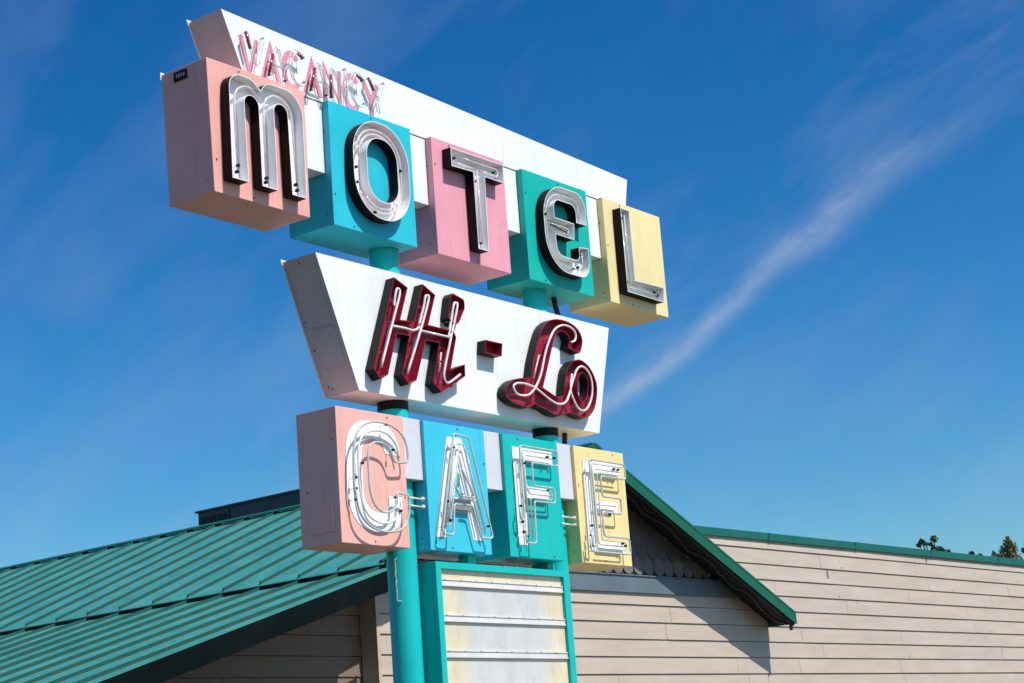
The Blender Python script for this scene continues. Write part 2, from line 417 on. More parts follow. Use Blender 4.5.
standoffs(boxes['t'], [(3.26, 1.03), (3.9, 1.02), (3.57, .85), (3.60, .2)], -.01, -.08, .008)
standoffs(boxes['e'], [(5.36, .40), (5.30, .25), (5.20, .22), (4.77, .75)], -.01, -.08, .010)
standoffs(boxes['l'], [(6.25, 1.0), (6.24, .25), (6.80, .22), (6.86, .2)], -.01, -.08, .012)
b = MB(); b.beam((4.82, -.095, .64), (5.12, -.095, .60), .008, .012); b.build('broken_tube', [M['black']], boxes['e'])

# white fillers between the MOTEL boxes and the VACANCY cabinet above
for i in range(4):
    b = MB(); b.box(i * PITCH + W + .003, (i + 1) * PITCH - .003, .0776, .491, .515, 1.205)
    b.build('filler_panel', [M['white']], sign, bevel=.004)
def cabinet(poly, y0, y1, mats, label, flange=.02, name='cabinet'):
    b = MB(); n = len(poly)
    b.plate([poly], y0, 0); b.plate([poly], y1, 0, flip=True)
    for i in range(n):
        a, c = poly[i], poly[(i + 1) % n]
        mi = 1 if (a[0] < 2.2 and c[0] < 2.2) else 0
        b.add([(a[0], y0, a[1]), (c[0], y0, c[1]), (c[0], y1, c[1]), (a[0], y1, a[1])], [(3, 2, 1, 0)], mi)
    o = b.build(name, mats, sign, label=label)
    return o
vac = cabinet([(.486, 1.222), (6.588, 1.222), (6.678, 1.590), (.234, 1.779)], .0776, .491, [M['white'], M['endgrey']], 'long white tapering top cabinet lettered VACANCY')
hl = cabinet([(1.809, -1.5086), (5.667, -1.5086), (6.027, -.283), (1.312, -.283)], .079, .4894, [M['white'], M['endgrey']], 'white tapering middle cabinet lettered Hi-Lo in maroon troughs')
for o_, pl_, top in ((vac, (.234, 1.779, .486, 1.222), 1.779), (hl, (1.312, -.283, 1.809, -1.5086), -.283)):
    b = MB()
    x0, z0, x1, z1 = pl_
    # back-face flange and thin front edge of the slanted end
    b.hexa([(x1 - .018, .4915, z1), (x1 + .02, .4915, z1), (x1 + .02, .499, z1), (x1 - .018, .499, z1), (x0 - .028, .4915, z0 + .02), (x0 + .05, .4915, z0 + .02), (x0 + .05, .499, z0 + .02), (x0 - .028, .499, z0 + .02)])
    b.build('flange', [M['white']], o_)
def on_end(t, y, out, base=(1.312, -.283), tip=(1.809, -1.5086)):      # a point on the slanted end of the Hi-Lo cabinet
    nx, nz = -(tip[1] - base[1]), (tip[0] - base[0]); L = math.hypot(nx, nz)
    return (base[0] + (tip[0] - base[0]) * t - nx / L * out, y, base[1] + (tip[1] - base[1]) * t - nz / L * out)
def end_plate(t0, t1, ya, yb, out, mat, name, parent):
    b = MB()
    b.hexa([on_end(t1, ya, out), on_end(t1, ya, -.002), on_end(t1, yb, -.002), on_end(t1, yb, out), on_end(t0, ya, out), on_end(t0, ya, -.002), on_end(t0, yb, -.002), on_end(t0, yb, out)])
    return b.build(name, [mat], parent, bevel=.002)
end_plate(.07, .50, .135, .455, .006, M['endgrey'], 'access_panel', hl)
end_plate(.52, .80, .13, .40, .009, M['endgrey'], 'hatch', hl)
for t, y in ((.04, .3), (.22, .44), (.45, .445), (.66, .45), (.79, .17), (.80, .37), (.95, .38), (.93, .42)):
    p0 = on_end(t, y, .004); bolt(hl, *p0)
for q in ((4.30, 1.655), (2.0, 1.72)):
    b = MB(); b.box(q[0], q[0] + .003, .0768, .0776, 1.225, q[1]); b.build('seam', [M['endgrey']], vac)
for q in (3.45, 4.75):
    b = MB(); b.box(q, q + .002, .0783, .079, -1.50, -.29); b.build('seam', [M['lav']], hl)
b = MB(); b.box(2.80, 2.86, .2, .26, 1.69, 1.735); b.build('lifting_lug', [M['rust']], vac)
b = MB(); b.box(4.51, 4.56, .14, .19, 1.64, 1.685); b.build('lifting_lug', [M['rust']], vac)

# ---- VACANCY: faded painted strokes with clear tubing bent over them
VZ = {}
def stroke_letters():
    g = {}
    g['V'] = [[(0, 1), (.5, 0), (1, 1)]]
    g['A'] = [[(0, 0), (.5, 1), (1, 0)], [(.2, .33), (.8, .33)]]
    g['C'] = [[(.5 + .5 * math.cos(R(a)), .5 + .5 * math.sin(R(a))) for a in range(45, 320, 15)]]
    g['N'] = [[(0, 0), (0, 1), (1, 0), (1, 1)]]
    g['Y'] = [[(0, 1), (.5, .45), (1, 1)], [(.5, .45), (.5, 0)]]
    return g
G = stroke_letters()
def fat_stroke(mb, pts, w, y, mi=0):
    P = [Vector(p) for p in pts]; n = len(P); L = []; Rr = []
    for i in range(n):
        a = (P[i] - P[i - 1]).normalized() if i else (P[1] - P[0]).normalized()
        b_ = (P[i + 1] - P[i]).normalized() if i < n - 1 else a
        na = Vector((-a.y, a.x)); nb = Vector((-b_.y, b_.x)); h = (na + nb)
        h = h.normalized() if h.length > 1e-3 else na
        k = (w / 2) / max(.5, h.dot(na)); L.append(P[i] + h * k); Rr.append(P[i] - h * k)
    vs = [(p.x, y, p.y) for p in L] + [(p.x, y, p.y) for p in Rr]
    mb.add(vs, [(i, n + i, n + i + 1, i + 1) for i in range(n - 1)], mi)
yv = .0776
vx = .462; LH = .335; LW = .205; step = .274
for k, ch in enumerate('VACANCY'):
    x0 = vx + k * step; z0 = 1.262
    pb = MB()
    for j, st in enumerate(G[ch]): fat_stroke(pb, [(x0 + a * LW, z0 + c * LH) for a, c in st], .058, yv - .003 - .0012 * j)
    lp = pb.build('painted_letter', [M['letterpink']], vac)
    # shaded second outline in pale grey, as on the weathered face
    gb = MB()
    for si, st in enumerate(G[ch]):
        P3 = [(x0 + a * LW, z0 + c * LH) for a, c in st]
        P3 = polyline_fillet(P3, .02, 4) if len(P3) in (2, 3, 4) and len(P3) > 2 else P3
        for dx, dz in ((-.017, .005), (.017, -.005)):
            tb = MB(); tb.tube([(x + dx, yv - .085, z + dz) for x, z in P3], .0078, 7); tb.build('neon_tube', [M['tubeclear']], vac, smooth=True)
        m = len(P3) // 2; q0, q1 = Vector(P3[0]), Vector(P3[min(len(P3) - 1, max(1, m // 2))])
        qa, qb = q0, q0.lerp(q1, random.uniform(.5, .95))
        if si: continue
        bo = MB(); bo.tube([(qa.x - .017, yv - .085, qa.y), (qb.x - .017, yv - .085, qb.y)], .0145, 7); bo.build('blockout_tube', [M['blockout']], vac, smooth=True)
        qe = Vector(P3[-1]); standoffs(vac, [(q0.x, q0.y), (qe.x, qe.y)], yv, yv - .08, .006)

# ---- Hi-Lo troughs
yh0, yh1 = .078, -.031
Hl = [(1.903, -1.312), (1.996, -1.402), (2.100, -1.347), (2.262, -.925), (2.442, -.925), (2.305, -1.312), (2.395, -1.402), (2.508, -1.349), (2.686, -.930), (2.888, -.926),
      (2.757, -1.337), (2.875, -1.418), (3.257, -1.212), (3.262, -1.092), (3.035, -1.175), (3.155, -.835), (3.128, -.785), (3.060, -.775), (2.735, -.772), (2.872, -.452), (2.690, -.372), (2.530, -.772), (2.322, -.785), (2.461, -.448), (2.273, -.377)]
dot = fillet([(3.052, -.655, .02), (3.112, -.43, .03), (3.150, -.388), (3.322, -.425, .03), (3.322, -.515, .05), (3.215, -.675, .03), (3.150, -.712, .02)], 5)
hy = [(3.600, -.925), (3.872, -.925), (3.898, -.790), (3.626, -.790)]
Lo_main = catmull([(3.885, -1.290), (3.935, -1.215), (4.080, -1.132), (4.330, -1.090)], 4)[:-1] + [(4.345, -1.088)]
Lo_main += [(4.405, -.905)] + catmull([(4.500, -.700), (4.610, -.520), (4.770, -.410), (4.950, -.375), (5.130, -.385), (5.270, -.440), (5.330, -.540), (5.300, -.640), (5.255, -.700)], 4)
Lo_main += [(5.050, -.668)] + catmull([(5.090, -.585), (5.050, -.520), (4.930, -.505), (4.820, -.590), (4.735, -.760)], 4)
Lo_main += [(4.540, -1.165), (4.775, -1.238), (4.905, -1.205)]
Lo_main += catmull([(4.935, -1.080), (5.000, -.910), (5.110, -.815), (5.260, -.772), (5.420, -.830), (5.520, -.960), (5.530, -1.090), (5.460, -1.270), (5.330, -1.385), (5.200, -1.405), (5.040, -1.378)], 4)
Lo_main += catmull([(4.960, -1.385), (4.830, -1.428), (4.680, -1.425), (4.540, -1.385), (4.410, -1.375)], 3)[:-1]
Lo_main += catmull([(4.390, -1.350), (4.290, -1.400), (4.150, -1.402), (3.990, -1.380), (3.900, -1.335)], 3)
hole = catmull([(5.262, -.915), (5.340, -.935), (5.368, -1.010), (5.335, -1.140), (5.250, -1.235), (5.185, -1.200), (5.165, -1.110), (5.195, -1.000)], 3, True)
for nm, loops in (('channel_letter', [Hl]), ('channel_letter', [dot]), ('channel_letter', [hy]), ('channel_letter', [Lo_main, hole])):
    b = MB(); channel(b, loops, yh0, yh1, .007); b.build(nm, [M['black'], M['maroon'], M['maroon']], hl)
nh = []
nh.append(catmull([(2.255, -.66), (2.270, -.585), (2.300, -.50), (2.325, -.478), (2.350, -.50), (2.325, -.585), (2.205, -.855), (2.018, -1.284)], 4))
nh.append([(2.201, -.862), (2.38, -.855), (2.50, -.862), (2.56, -.845), (2.605, -.81)])
nh.append(catmull([(2.60, -.80), (2.690, -.60), (2.725, -.495), (2.752, -.478), (2.775, -.51), (2.62, -.848), (2.385, -1.30)], 4))
nh.append([(2.617, -.846), (3.045, -.846), (3.065, -.82)])
nh.append(catmull([(3.04, -.86), (3.105, -.66), (3.160, -.50), (3.195, -.478), (3.215, -.51), (3.10, -.80), (2.955, -1.17), (2.935, -1.265), (2.972, -1.313), (3.05, -1.285), (3.190, -1.200)], 4))
nh.append(catmull([(5.125, -.599), (5.20, -.565), (5.222, -.50), (5.178, -.446), (5.08, -.425), (4.987, -.432), (4.88, -.475), (4.784, -.560), (4.651, -.760), (4.538, -1.012), (4.429, -1.165), (4.31, -1.263), (4.18, -1.292), (4.086, -1.281),
   (4.040, -1.223), (4.08, -1.182), (4.16, -1.165), (4.27, -1.162), (4.397, -1.178), (4.52, -1.222), (4.66, -1.278), (4.80, -1.308), (4.93, -1.275), (5.014, -1.178), (5.070, -1.07), (5.138, -.960), (5.20, -.88), (5.284, -.840), (5.37, -.862), (5.435, -.933), (5.455, -1.03), (5.43, -1.15), (5.35, -1.27), (5.249, -1.330), (5.15, -1.305), (5.08, -1.22), (5.046, -1.137), (5.056, -1.05), (5.093, -.949)], 4))
neon(nh, .0125, M['tubewhite'], hl, -.022, seg=10)
# second row of tubing lying deeper in the troughs
neon([[(2.26, -.80), (2.06, -1.27)], [(2.62, -.90), (2.44, -1.28)], [(2.98, -1.0), (2.93, -1.2)], [(4.60, -.80), (4.47, -1.06)]], .010, M['tubepink'], hl, .03)
standoffs(hl, [(2.09, -1.12), (2.23, -.80), (2.46, -1.12), (2.66, -.72), (2.93, -1.10), (3.09, -.68), (4.62, -.80), (4.40, -1.15), (5.12, -1.0), (5.36, -1.2), (4.72, -1.29)], .07, -.018, .006, 'maroon')
standoffs(hl, [(2.95, -1.30), (3.05, -1.33), (3.14, -1.27)], .07, -.02, .010, 'maroon')

# ---- CAFE boxes
CD = .4864; cy0 = (D - CD) / 2; cy1 = cy0 + CD
c0 = 1.4295; CP = 1.2237; CW = .9275; ct = -1.7039; cb = -2.9398
cafe = [('C', 'salmon2', 'light salmon box with the outlined glass tube letter C'), ('A', 'cyan', 'sky cyan box with the outlined glass tube letter A'),
        ('F', 'teal', 'bright teal box with the outlined glass tube letter F'), ('E', 'yellow2', 'lower pale yellow box with the outlined glass tube letter E')]
cbx = {}
for i, (k, c, lab) in enumerate(cafe):
    x = c0 + i * CP
    cbx[k] = letter_box(x, x + CW, cy0, cy1, cb, ct, M[c], lab, hatch=(k == 'C'))
for i in range(3):
    b = MB(); b.box(c0 + i * CP + CW + .003, c0 + (i + 1) * CP - .003, .081, .48, -2.277, -1.695)
    b.build('filler_panel', [M['lav']], sign, bevel=.004)
CP_ = {
 'C': [dedupe(catmull([(2.275, -2.090), (2.265, -1.990), (2.200, -1.875), (2.080, -1.810), (1.900, -1.795), (1.720, -1.820), (1.590, -1.920), (1.535, -2.080)], 3)
       + catmull([(1.530, -2.25), (1.532, -2.50), (1.575, -2.650), (1.670, -2.760), (1.820, -2.812), (2.000, -2.818), (2.160, -2.780), (2.250, -2.690), (2.278, -2.560)], 3)
       + [(2.282, -2.475), (2.085, -2.475)] + catmull([(2.085, -2.560), (2.040, -2.620), (1.960, -2.640), (1.860, -2.625), (1.780, -2.560), (1.750, -2.450)], 3)
       + catmull([(1.745, -2.20), (1.755, -2.080), (1.800, -2.000), (1.880, -1.965), (1.970, -1.970), (2.040, -2.010), (2.075, -2.085)], 3))],
 'A': [[(2.985, -1.825), (3.215, -1.825), (3.445, -2.812), (3.297, -2.812), (3.235, -2.555), (2.950, -2.555), (2.885, -2.812), (2.727, -2.812)], [(3.10, -2.09), (3.015, -2.42), (3.19, -2.42)]],
 'F': [[(4.018, -1.820), (4.695, -1.820), (4.695, -1.957), (4.222, -1.957), (4.222, -2.213), (4.592, -2.213), (4.592, -2.330), (4.222, -2.330), (4.168, -2.815), (4.018, -2.815)]],
 'E': [[(5.245, -1.840), (5.945, -1.840), (5.945, -1.982), (5.425, -1.982), (5.425, -2.262), (5.835, -2.262), (5.835, -2.385), (5.425, -2.385), (5.425, -2.695), (5.890, -2.695), (5.890, -2.815), (5.235, -2.815)]],
}
for k, loops in CP_.items():
    b = MB()
    loops = [l if (area(l) > 0) == (i == 0) else l[::-1] for i, l in enumerate(loops)]
    b.plate(loops, cy0 - .004)
    b.build('painted_letter', [M['letterwhite']], cbx[k])
yn = cy0 - .095
r1 = .0105
neon([catmull([(2.233, -2.166), (2.275, -2.150), (2.285, -2.06), (2.250, -1.945), (2.150, -1.865), (2.000, -1.825), (1.800, -1.832), (1.640, -1.905), (1.555, -2.05), (1.530, -2.25), (1.525, -2.44), (1.545, -2.52)], 5) ,
      catmull([(1.545, -2.52), (1.575, -2.66), (1.66, -2.76), (1.80, -2.815), (1.98, -2.825), (2.14, -2.79), (2.24, -2.68), (2.268, -2.54), (2.262, -2.47)], 5) + polyline_fillet([(2.262, -2.465), (2.10, -2.455), (2.085, -2.56)], .03)[1:] ,
      catmull([(2.233, -2.166), (2.10, -2.172), (2.060, -2.10), (2.000, -2.035), (1.88, -2.010), (1.78, -2.040), (1.735, -2.12), (1.728, -2.3), (1.735, -2.47), (1.785, -2.59), (1.88, -2.645), (1.98, -2.645), (2.06, -2.60), (2.085, -2.52)], 5)], r1, M['tube'], cbx['C'], yn)
neon([catmull([(2.20, -2.12), (2.16, -2.0), (2.05, -1.915), (1.90, -1.895), (1.74, -1.94), (1.65, -2.05), (1.630, -2.25), (1.632, -2.45), (1.675, -2.62), (1.78, -2.715), (1.93, -2.745), (2.08, -2.71), (2.17, -2.61), (2.18, -2.53)], 5)], .010, M['tubewhite'], cbx['C'], yn + .03)
neon([polyline_fillet([(3.05, -2.50), (2.925, -2.50), (2.885, -2.800), (2.720, -2.795), (2.760, -2.64), (2.985, -1.815), (3.215, -1.830), (3.492, -2.800), (3.300, -2.800), (3.205, -2.500), (3.10, -2.50)], .035),
      polyline_fillet([(3.00, -2.33), (3.055, -2.125), (3.255, -2.42), (3.02, -2.415), (2.985, -2.34)], .02)], r1, M['tube'], cbx['A'], yn)
neon([polyline_fillet([(2.80, -2.74), (3.03, -1.90), (3.16, -1.90), (3.41, -2.76)], .03), [(2.92, -2.44), (3.30, -2.44)], [(2.84, -2.70), (3.06, -1.98)], [(3.14, -1.98), (3.33, -2.70)]], .010, M['tubewhite'], cbx['A'], yn + .028)
neon([polyline_fillet([(3.965, -2.46), (3.965, -2.585), (4.025, -2.585), (4.025, -1.828), (4.665, -1.828), (4.665, -1.985), (4.212, -1.985), (4.212, -2.222), (4.565, -2.222), (4.565, -2.378), (4.208, -2.378), (4.190, -2.808), (4.032, -2.808), (4.032, -2.62)], .035)], r1, M['tube'], cbx['F'], yn)
neon([polyline_fillet([(4.60, -1.908), (4.12, -1.908), (4.12, -2.72)], .04), polyline_fillet([(4.12, -2.20), (4.17, -2.298), (4.51, -2.298)], .05)], .010, M['tubewhite'], cbx['F'], yn + .03)
neon([polyline_fillet([(5.175, -2.60), (5.175, -2.775), (5.235, -2.775), (5.235, -1.857), (5.895, -1.857), (5.895, -2.02), (5.424, -2.02), (5.424, -2.238), (5.768, -2.238), (5.768, -2.405), (5.400, -2.405), (5.400, -2.662), (5.870, -2.662), (5.870, -2.832), (5.14, -2.832), (5.14, -2.70)], .035)], r1, M['tube'], cbx['E'], yn)
neon([polyline_fillet([(5.83, -1.94), (5.33, -1.94), (5.33, -2.745), (5.80, -2.745)], .04), [(5.34, -2.32), (5.71, -2.32)]], .010, M['tubewhite'], cbx['E'], yn + .03)
neon([polyline_fillet([(4.61, -1.868), (4.075, -1.868), (4.075, -2.50)], .04), polyline_fillet([(4.15, -2.25), (4.53, -2.255), (4.53, -2.345), (4.165, -2.345), (4.150, -2.76)], .03)], .0065, M['tube'], cbx['F'], yn + .012)
neon([polyline_fillet([(5.85, -1.895), (5.285, -1.895), (5.285, -2.55)], .04), polyline_fillet([(5.80, -1.985), (5.375, -1.985), (5.375, -2.70), (5.82, -2.705), (5.82, -2.79), (5.30, -2.79)], .03)], .0065, M['tube'], cbx['E'], yn + .012)
neon([polyline_fillet([(3.09, -1.88), (2.86, -2.70), (2.80, -2.70)], .02), polyline_fillet([(3.17, -1.95), (3.385, -2.72)], .02)], .0065, M['tube'], cbx['A'], yn + .012)
standoffs(cbx['C'], [(2.02, -1.83), (2.09, -2.06), (1.56, -2.36), (1.555, -2.46), (1.55, -2.56), (2.09, -2.50), (2.15, -2.62), (1.66, -2.22)], cy0, yn + .0, .008)
standoffs(cbx['A'], [(3.0, -1.83), (2.98, -1.95), (2.84, -2.48), (2.86, -2.66), (2.75, -2.73), (3.06, -2.40), (3.2, -2.41), (3.44, -2.68)], cy0, yn, .007)
standoffs(cbx['F'], [(4.50, -1.90), (4.62, -1.90), (3.99, -2.44), (4.0, -2.60), (4.01, -2.70), (4.06, -2.74), (4.46, -2.25), (4.10, -2.0)], cy0, yn, .008)
standoffs(cbx['E'], [(5.70, -1.92), (5.78, -1.92), (5.28, -1.86), (5.20, -2.56), (5.18, -2.66), (5.16, -2.78), (5.55, -2.42), (5.75, -2.72), (5.80, -2.74)], cy0, yn, .008)
# transformer cans behind the A crossbar tubing
b = MB(); b.box(2.99, 3.24, cy0 - .05, cy0 - .006, -2.54, -2.43); b.build('terminal_bracket', [M['metal']], cbx['A'], bevel=.004)
# feed-through tubes bridging the gaps between neighbouring boxes
for x0, x1, z, k in ((2.25, 2.653, -2.46, 'C'), (2.25, 2.653, -2.535, 'C'), (4.70, 5.102, -2.475, 'F'), (4.70, 5.102, -2.55, 'F')):
    b = MB(); b.tube([(x0 + .10, .06, z), (x1 - .01, .10, z + .005)], .010, 8); b.tube([(x1 - .012, .10, z + .005), (x1 + .004, .10, z + .005)], .024, 10)
    b.build('feed_tube', [M['tubewhite']], cbx[k], smooth=True)

# ---- poles
GZ = -Z0
for px, r, ztop in ((2.510, .143, -.002), (4.957, .131, -.002)):
    for k, (za, zb) in enumerate(((-.283 + .001, ztop), (GZ, -1.5095))):
        b = MB(); b.cyl(px, YC, za, zb, r, 48)
        b.build('pole', [M['poleteal']], sign, label=None)
    b = MB(); b.cyl(px, YC, -1.595, -1.511, r + .006, 48); b.build('pole_shadow_band', [M['black']], sign, bevel=.004)  # black ring standing in for the cabinet's shadow on the pole
    b = MB(); b.box(px - .3, px + .3, YC - .3, YC + .3, GZ + .126 * (px > 3) + .006, GZ + .126 * (px > 3) + .03)
    b.build('base_plate', [M['rust']], sign, bevel=.004)
b = MB()
random.seed(3)
pts = [(2.362 + random.uniform(-.006, .006), YC - .045, -3.02 - .38 * k / 14) for k in range(15)]
b.tube([(2.375, YC - .06, -3.01)] + pts + [(2.385, YC - .08, -3.41)], .006, 6)
b.build('weld_bead', [M['tubeclear']], sign)
# conduit feeding the cabinets
b = MB(); b.tube([(5.33, .30, .001), (5.345, .30, -.09), (5.39, .30, -.20), (5.41, .30, -.30)], .030, 12)
b.build('conduit', [M['cable']], sign, smooth=True)
b = MB(); b.tube([(5.33, .30, -1.508), (5.325, .30, -1.58), (5.30, .30, -1.66), (5.29, .30, -1.72)], .028, 12)
b.build('conduit', [M['cable']], sign, smooth=True)
b = MB(); b.tube([(2.90, .2, -.24), (2.90, .2, -.285)], .03, 10); b.build('conduit', [M['metal']], sign)

# ---- reader board
ry0, ry1 = .05, .50; rx0, rx1 = 2.717, 4.845; rt, rb = -3.040, -5.15
b = MB()
b.box(rx0, rx1, ry0 + .05, ry1, rb, rt)                          # cabinet body
fw, ft = .078, .066
b.box(rx0, rx0 + fw, ry0, ry0 + .049, rb, rt); b.box(rx1 - fw - .015, rx1, ry0, ry0 + .049, rb, rt)
b.box(rx0 + fw, rx1 - fw - .015, ry0 + .001, ry0 + .049, rt - ft, rt); b.box(rx0 + fw, rx1 - fw - .015, ry0 + .001, ry0 + .049, rb, rb + ft)
board = b.build('reader_board', [M['teal']], sign, bevel=.004, label='empty cream reader board in a teal frame under the CAFE boxes')
b = MB(); b.box(rx0 + fw + .001, rx1 - fw - .016, ry0 + .036, ry0 + .047, rb + ft + .001, rt - ft - .001); b.build('message_panel', [M['reader']], board)
M['rail'] = paint('acrylic track', (.74, .72, .69), rough=.3, dirt=(.2, .18, .16), dirt_amt=.4, bump=0)
for k in range(5):
    z = rt - .160 - .333 * k
    b = MB(); b.box(rx0 + fw + .004, rx1 - fw - .02, ry0 + .020, ry0 + .035, z - .056, z)
    b.box(rx0 + fw + .004, rx1 - fw - .02, ry0 + .013, ry0 + .0195, z - .064, z - .050, 0); b.box(rx0 + fw + .004, rx1 - fw - .02, ry0 + .013, ry0 + .0195, z - .008, z + .002, 0)
    x = rx0 + .13
    while x < rx1 - .15:
        b.box(x, x + .012, ry0 + .010, ry0 + .0129, z - .006, z + .001, 1); x += .24
    b.build('letter_track', [M['rail'], M['rust']], board)
# supports and loose flashing between the CAFE boxes and the board
b = MB(); b.box(3.30, 3.42, .12, .24, -3.04, -2.941); b.build('spacer_block', [M['teal']], sign)
b = MB(); b.box(4.70, 4.82, .20, .40, -3.04, -2.941); b.build('spacer_block', [M['teal']], sign)
for (x, z, s) in ((2.75, -2.975, .11), (3.62, -2.985, .16), (3.95, -2.98, .14), (4.2, -2.99, .12)):
    b = MB(); b.add([(x, .02, z), (x + s, .05, z - .012), (x + s * .9, .22, z + .015), (x + .02, .2, z + .02)], [(0, 1, 2, 3)]); b.build('loose_flashing', [M['metal']], sign)

# ================================================================== THE BUILDING
TH = R(-2); ex = Vector((math.cos(TH), math.sin(TH), 0)); ey = Vector((-math.sin(TH), math.cos(TH), 0)); B0 = Vector((14, 5, 0))
def TB(p): return B0 + ex * p[0] + ey * p[1] + Vector((0, 0, p[2]))
def BM(): return MB(TB)
bld = empty('motel_building', tuple(B0))
tag(bld, 'low beige lap-sided building with green metal gable roof behind the sign', 'building')
AX, AZ = -1.94, -.310                 # apex of the roof surface
sl = .452; slL = .417; sl2 = .300; XB = -6.66; ZB = AZ - (AX - XB) * slL; XL = -14.2; ZL = ZB - (XB - XL) * sl2
XR = 3.35; ZR = AZ - (XR - AX) * sl; OV = -.55; OV2 = -.80; BACK = 26
ang1 = math.atan(sl); angL = math.atan(slL); ang2 = math.atan(sl2)
TK = .022
# --- walls
GZB = GZ + .004
def roof_z(x):
    if x < XB: return ZB - (XB - x) * sl2
    return AZ - abs(x - AX) * sl if True else 0
def siding_wall(mb, x0, x1, c, z0, z1, startf=None, seed=1, flip=1, axis='x'):
    """lapped boards with butt joints; each course leans out at its foot"""
    rnd = random.Random(seed); z = -2.02 + .266 * 30
    while z > z1: z -= .266
    z += .266
    while z > z0:
        zb = z - .266; xs = max(x0, startf(z)) if startf else x0; x = xs - rnd.uniform(0, 4)
        while x < x1:
            L = rnd.choice((3.66, 4.88, 7.3)); a = max(x, xs); e = min(x + L - .007, x1); x += L
            if e - a < .03: continue
            def pt(xx, cc, zz): return (xx, cc, zz) if axis == 'x' else (cc, xx, zz)
            j = rnd.uniform(-.002, .002)
            zt = min(z - .008, z1)
            zz0 = max(zb, z0)
            P = [pt(a, c - .027 + j, zz0), pt(e, c - .027 + j, zz0), pt(e, c, zz0), pt(a, c, zz0), pt(a, c - .008, zt + .0), pt(e, c - .008, zt), pt(e, c, zt), pt(a, c, zt)]
            if axis != 'x':
                mb.add(P, [(0, 1, 2, 3), (7, 6, 5, 4), (4, 5, 1, 0), (5, 6, 2, 1), (6, 7, 3, 2), (7, 4, 0, 3)])
            else: mb.hexa(P)
        z = zb
M['gap'] = simple('dark sheathing', (.03, .026, .022), .9)
# front wall siding: below the band / gable on the left part, full height to the coping on the right
b = BM(); siding_wall(b, 2.7005, 34, -.006, -6.70, -1.335, seed=5); siding_wall(b, .40, 2.70, -.006, -2.55, -1.335, seed=6, startf=lambda z: AX + (AZ - z) / sl + .42) 
siding_wall(b, -6.28, 2.6995, -.006, -6.70, -2.286, seed=8)
front = b.build('siding', [M['siding']], bld, label='beige lap siding of the front wall')
b = BM(); b.box(-6.28, 34, 0, .18, -6.70, -2.55); b.box(.8, 34, .0, .18, -2.5499, -1.34)
core = b.build('wall', [M['gap']], bld)
# corner trim and recessed porch wall on the left
b = BM(); b.box(-6.34, -6.281, -.045, .25, -6.70, -2.56)
b.build('corner_trim', [M['siding']], bld)
b = BM(); siding_wall(b, -13.4, -6.342, .274, -6.70, -2.5, seed=9, startf=lambda z: XB - (ZB - .12 - z) / sl2); b.build('siding', [M['siding_shade']], bld, label='shaded siding of the recessed porch wall')
b = BM(); b.hexa([(-13.4, .28, -6.70), (-6.3, .28, -6.70), (-6.3, .35, -6.70), (-13.4, .35, -6.70), (-13.4, .28, ZL + .15), (-6.3, .28, ZB - .08), (-6.3, .35, ZB - .08), (-13.4, .35, ZL + .15)], 1)
b.box(-13.4, -13.25, .36, BACK, -6.70, ZL + .1); b.box(-13.4, 34, BACK - .2, BACK, -6.7, ZL + .1); b.box(33.85, 34, .19, BACK - .21, -6.7, -1.34)
b.build('wall', [M['siding'], M['gap']], bld)
# gable infill behind the shingles
b = BM(); b.plate([[(-6.2, -2.42), (2.68, -2.42), (2.68, AZ - (2.68 - AX) * sl - .052), (AX, AZ - .052), (-6.2, AZ - (AX + 6.2) * slL - .052)]], -.004); b.build('gable_wall', [M['gap']], bld)
# fishscale shingles
b = BM(); pit = .275; expo = .245; rnd = random.Random(4)
row = 0; z = -2.085
while z < AZ:
    x = -6.2 + (pit / 2 if row % 2 else 0)
    while x < 2.7:
        top = AZ - abs(x + pit / 2 - AX) * sl + .04
        if z + .02 < top:
            w = pit - .012; zt = min(z + expo + .12, top); cx = x + pit / 2; j = rnd.uniform(-.004, .004); jz = rnd.uniform(-.006, .006)
            prof = [(cx + w / 2 * math.cos(R(a)), z + jz + .11 + .11 * math.sin(R(a))) for a in range(180, 361, 20)]
            outl = [(cx + w / 2, zt)] + [(cx - w / 2, zt)] + prof
            n = len(outl)
            def cc(zz): return -.010 - .018 * (1 - (zz - z) / (expo + .12)) + j
            vs = [(px_, cc(pz), pz) for px_, pz in outl] + [(px_, -.006, pz) for px_, pz in outl]
            mi = 1 if row == 0 else 0
            b.add(vs, [tuple(range(n))] + [(i, n + i, n + (i + 1) % n, (i + 1) % n) for i in range(n)], mi)
        x += pit
    z += expo; row += 1
b.build('gable_shingles', [M['shingle'], M['shingle_sunlit']], bld)
# board band under the shingles
b = BM(); b.hexa([(-6.27, -.060, -2.375), (2.69, -.060, -2.375), (2.69, -.032, -2.375), (-6.27, -.032, -2.375), (-6.27, -.060, -2.105), (2.69, -.060, -2.105), (2.69, -.032, -2.105), (-6.27, -.032, -2.105)])
b.box(-6.27, 2.69, -.078, -.061, -2.118, -2.098)
b.build('band_board', [M['band']], bld, bevel=.003)
# coping on the parapet
b = BM()
x = .62
while x < 34:
    e = min(x + 3.05, 34.1); j = random.uniform(-.004, .004)
    b.hexa([(x, -.062 + j, -1.350 + j), (e, -.062 - j, -1.348 - j), (e, .24, -1.35), (x, .24, -1.35), (x, -.055 + j, -1.215 + j), (e, -.055 - j, -1.215 - j), (e, .24, -1.205), (x, .24, -1.205)])
    b.box(e - .05, e + .03, -.066, -.064, -1.352, -1.212); x = e
b.build('parapet_coping', [M['capgreen']], bld, bevel=.003)
b = BM(); b.box(.4, 33.8, .2, BACK - .25, -1.62, -1.5); b.build('flat_roof', [M['deck']], bld)

